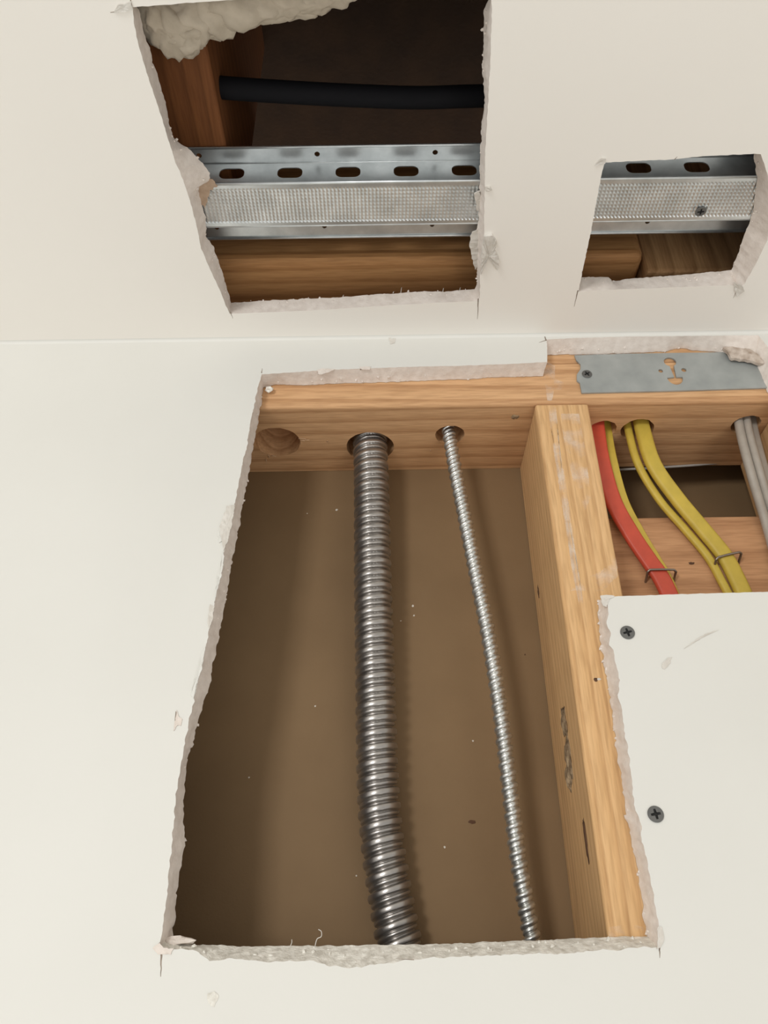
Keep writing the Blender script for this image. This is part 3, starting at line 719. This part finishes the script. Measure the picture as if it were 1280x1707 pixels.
# whitish plaster lump on top of the ceiling sheet at the near edge of the big hole
prnd = random.Random(5)
plump = empty('plaster_lump', P(340, 20, 2, T+.010)); tag(plump, 'ragged off-white plaster blob at the near edge of the big ceiling hole', 'plaster')
M_PLAST = mottled('old_plaster', (.40, .345, .27), (.52, .455, .365), 90, .95, .5, .001, 220, 5)
for i, (a, b, sx, sy, sz) in enumerate(((262,30,.010,.014,.007),(290,40,.014,.016,.008),(312,58,.011,.009,.008),(285,64,.009,.006,.006),(325,22,.016,.016,.007),(360,10,.018,.014,.007),(400,4,.020,.013,.007),(440,0,.018,.011,.006),(478,-4,.016,.011,.006),(515,-10,.015,.009,.006),(550,-18,.015,.008,.005))):
    lump('plaster_clump', P(a, b, 2, T+.009), (sx, sy, sz), M_PLAST, plump, i*3.1, 4, .42)
# stud details
def knot(c, size, mat, seed, rough=.6, parent=st, name='knot'): return lump(name, c, size, mat, parent, seed, 3, rough)
xs_ = lambda y, yy: P(y, yy, 1, .045)
def on_side(px0, py0):                      # point on the stud's left face
    p = P(px0, py0, 0, .1100); return p
def sideknot(a, b, sy, sz, mat, seed, sx=.0012):
    p = on_side(a, b); k = (.1108-.1082)/.34; p.x = .1108-k*(-.0555-p.z)
    knot(p, (sx, sy, sz), mat, seed)
sideknot(944, 1205, .0055, .010, M_KNOT, 3, .0016); sideknot(951, 1262, .0065, .012, M_KNOT, 8, .0014); sideknot(953, 1296, .0055, .0075, M_KNOT, 12, .0022)
sideknot(981, 1398, .0022, .013, M_DARKK, 4, .0008); sideknot(898, 986, .0016, .0045, M_DARKK, 5, .0007)
M_SMEAR, nt, bs = nodes('plaster_smear')
t = N(nt, 'ShaderNodeTexNoise', Scale=75, Detail=3); nt.links.new(coords(nt), t.inputs['Vector'])
bs.inputs['Base Color'].default_value = (.92, .80, .66, 1); bs.inputs['Roughness'].default_value = .9
mr = N(nt, 'ShaderNodeMapRange'); mr.inputs[1].default_value = .42; mr.inputs[2].default_value = .75; mr.inputs[3].default_value = 0; mr.inputs[4].default_value = .55
nt.links.new(t.outputs[0], mr.inputs[0]); nt.links.new(mr.outputs[0], bs.inputs['Alpha'])
def smear(pts, parent, seed):
    P2 = [P(a, b, 1, Y0) for a, b in pts]; V2 = [(p.x, p.z) for p in P2]
    flake('plaster_smear', V2, lambda a, b, d: Vector((a, Y0-.00012+d*.25, b)), M_SMEAR, parent, .0002, seed)
smear([(917,672),(926,680),(932,740),(942,800),(952,870),(962,940),(972,1008),(966,1012),(955,960),(938,850),(924,760),(915,690)], st, 1)
smear([(935,690),(965,690),(974,740),(985,830),(975,850),(955,800),(940,740)], st, 2)
smear([(950,985),(1005,985),(1030,960),(1026,920),(1005,950),(975,965)], st, 3)
smear([(905,600),(925,610),(925,640),(920,668),(912,668),(908,640)], pl, 4)
smear([(925,632),(940,638),(935,650),(922,650)], pl, 5)
smear([(1015,1545),(1050,1540),(1072,1545),(1072,1560),(1014,1562)], st, 6)
lump('nail_hole', P(993, 1133, 1, Y0), (.0012, .0004, .0013), M_DARKK, st, 2, 2, .4)
lump('wood_chip', P(998, 1132, 1, Y0), (.0015, .0005, .0010), M_PAPER, st, 6, 1, .6)
lump('knot', P(858, 695, 2, ZP), (.0030, .0024, .0003), M_KNOT, pl, 9, 3, .5)
lump('nail_hole', P(1152, 939, 1, .060), (.0020, .0004, .0012), M_DARKK, bk, 9, 2, .5)
# splinters round the empty drilled hole
for a, b, dx, dz in ((497,731,.006,.001),(505,733,.005,.0005),(448,762,.001,-.006),(444,768,.0005,-.005),(452,760,.004,-.002),(545,737,.001,.003),(482,800,.0003,-.003),(500,734,.004,-.001),(717,752,.0003,.003)):
    p = at_plate(a, b); q = p+Vector((dx, -.001, -.0012+dz*.2)); q2 = p.lerp(q, .5)+Vector((0, -abs(dz)*.8, -.0005))
    o = sweep('splinter', catmull([p, q2, q], 4), circ(0, 0, .00022, 5), mottled('splinter_wood', (.6, .4, .24), (.7, .5, .32), 90, .8, 0) if 'splinter_wood' not in bpy.data.materials else bpy.data.materials['splinter_wood'], (0.1, -.3, 1)); keep(o, pl)
# paper fibres on the lower cut of the wall and on the ceiling cut
def fibre(pts, parent, r=.00022):
    o = sweep('paper_fibre', catmull(pts, 5), circ(0, 0, r, 5), M_PAPER, (0.2, -1, .1)); keep(o, parent)
b0 = P(525, 1577, 1, T)
fibre([b0, b0+Vector((.001, -.001, .003)), b0+Vector((.003, -.001, .004)), b0+Vector((.003, -.001, .0062)), b0+Vector((.0015, -.001, .0072))], wall)
b0 = P(484, 1577, 1, T); fibre([b0, b0+Vector((.0006, 0, .0015)), b0+Vector((.0006, -.0006, .0028))], wall)
for a, b, hh in ((668,488,.006),(738,486,.004),(766,485,.004),(571,496,.003),(655,489,.002)):
    b0 = P(a, b, 2, T); fibre([b0, b0+Vector((.0004, -.0004, hh*.5)), b0+Vector((.0008, .0004, hh))], ceil)
# specks of gypsum dust on the brown paper
M_DUST = mottled('dust_specks', (.6, .55, .48), (.75, .7, .62), 80, .9, 0)
for a, b, s in ((525,1177,.0007),(741,1412,.0007),(788,1235,.0007),(561,850,.0010),(512,856,.0005),(415,1296,.0005),(594,1460,.0006),(688,1010,.0009),(690,1026,.0007),(668,1035,.0005)):
    lump('dust_speck', P(a, b, 1, YB+.0002), (s, .0003, s), M_DUST, wb, a, 1, .6)
lump('paper_nick', P(787, 1370, 1, YB+.0002), (.0021, .0004, .0012), M_DARKK, wb, 3, 2, .6)
lump('paper_nick', P(875, 1091, 1, YB+.0002), (.0005, .0003, .0007), M_DARKK, wb, 3, 1, .6)
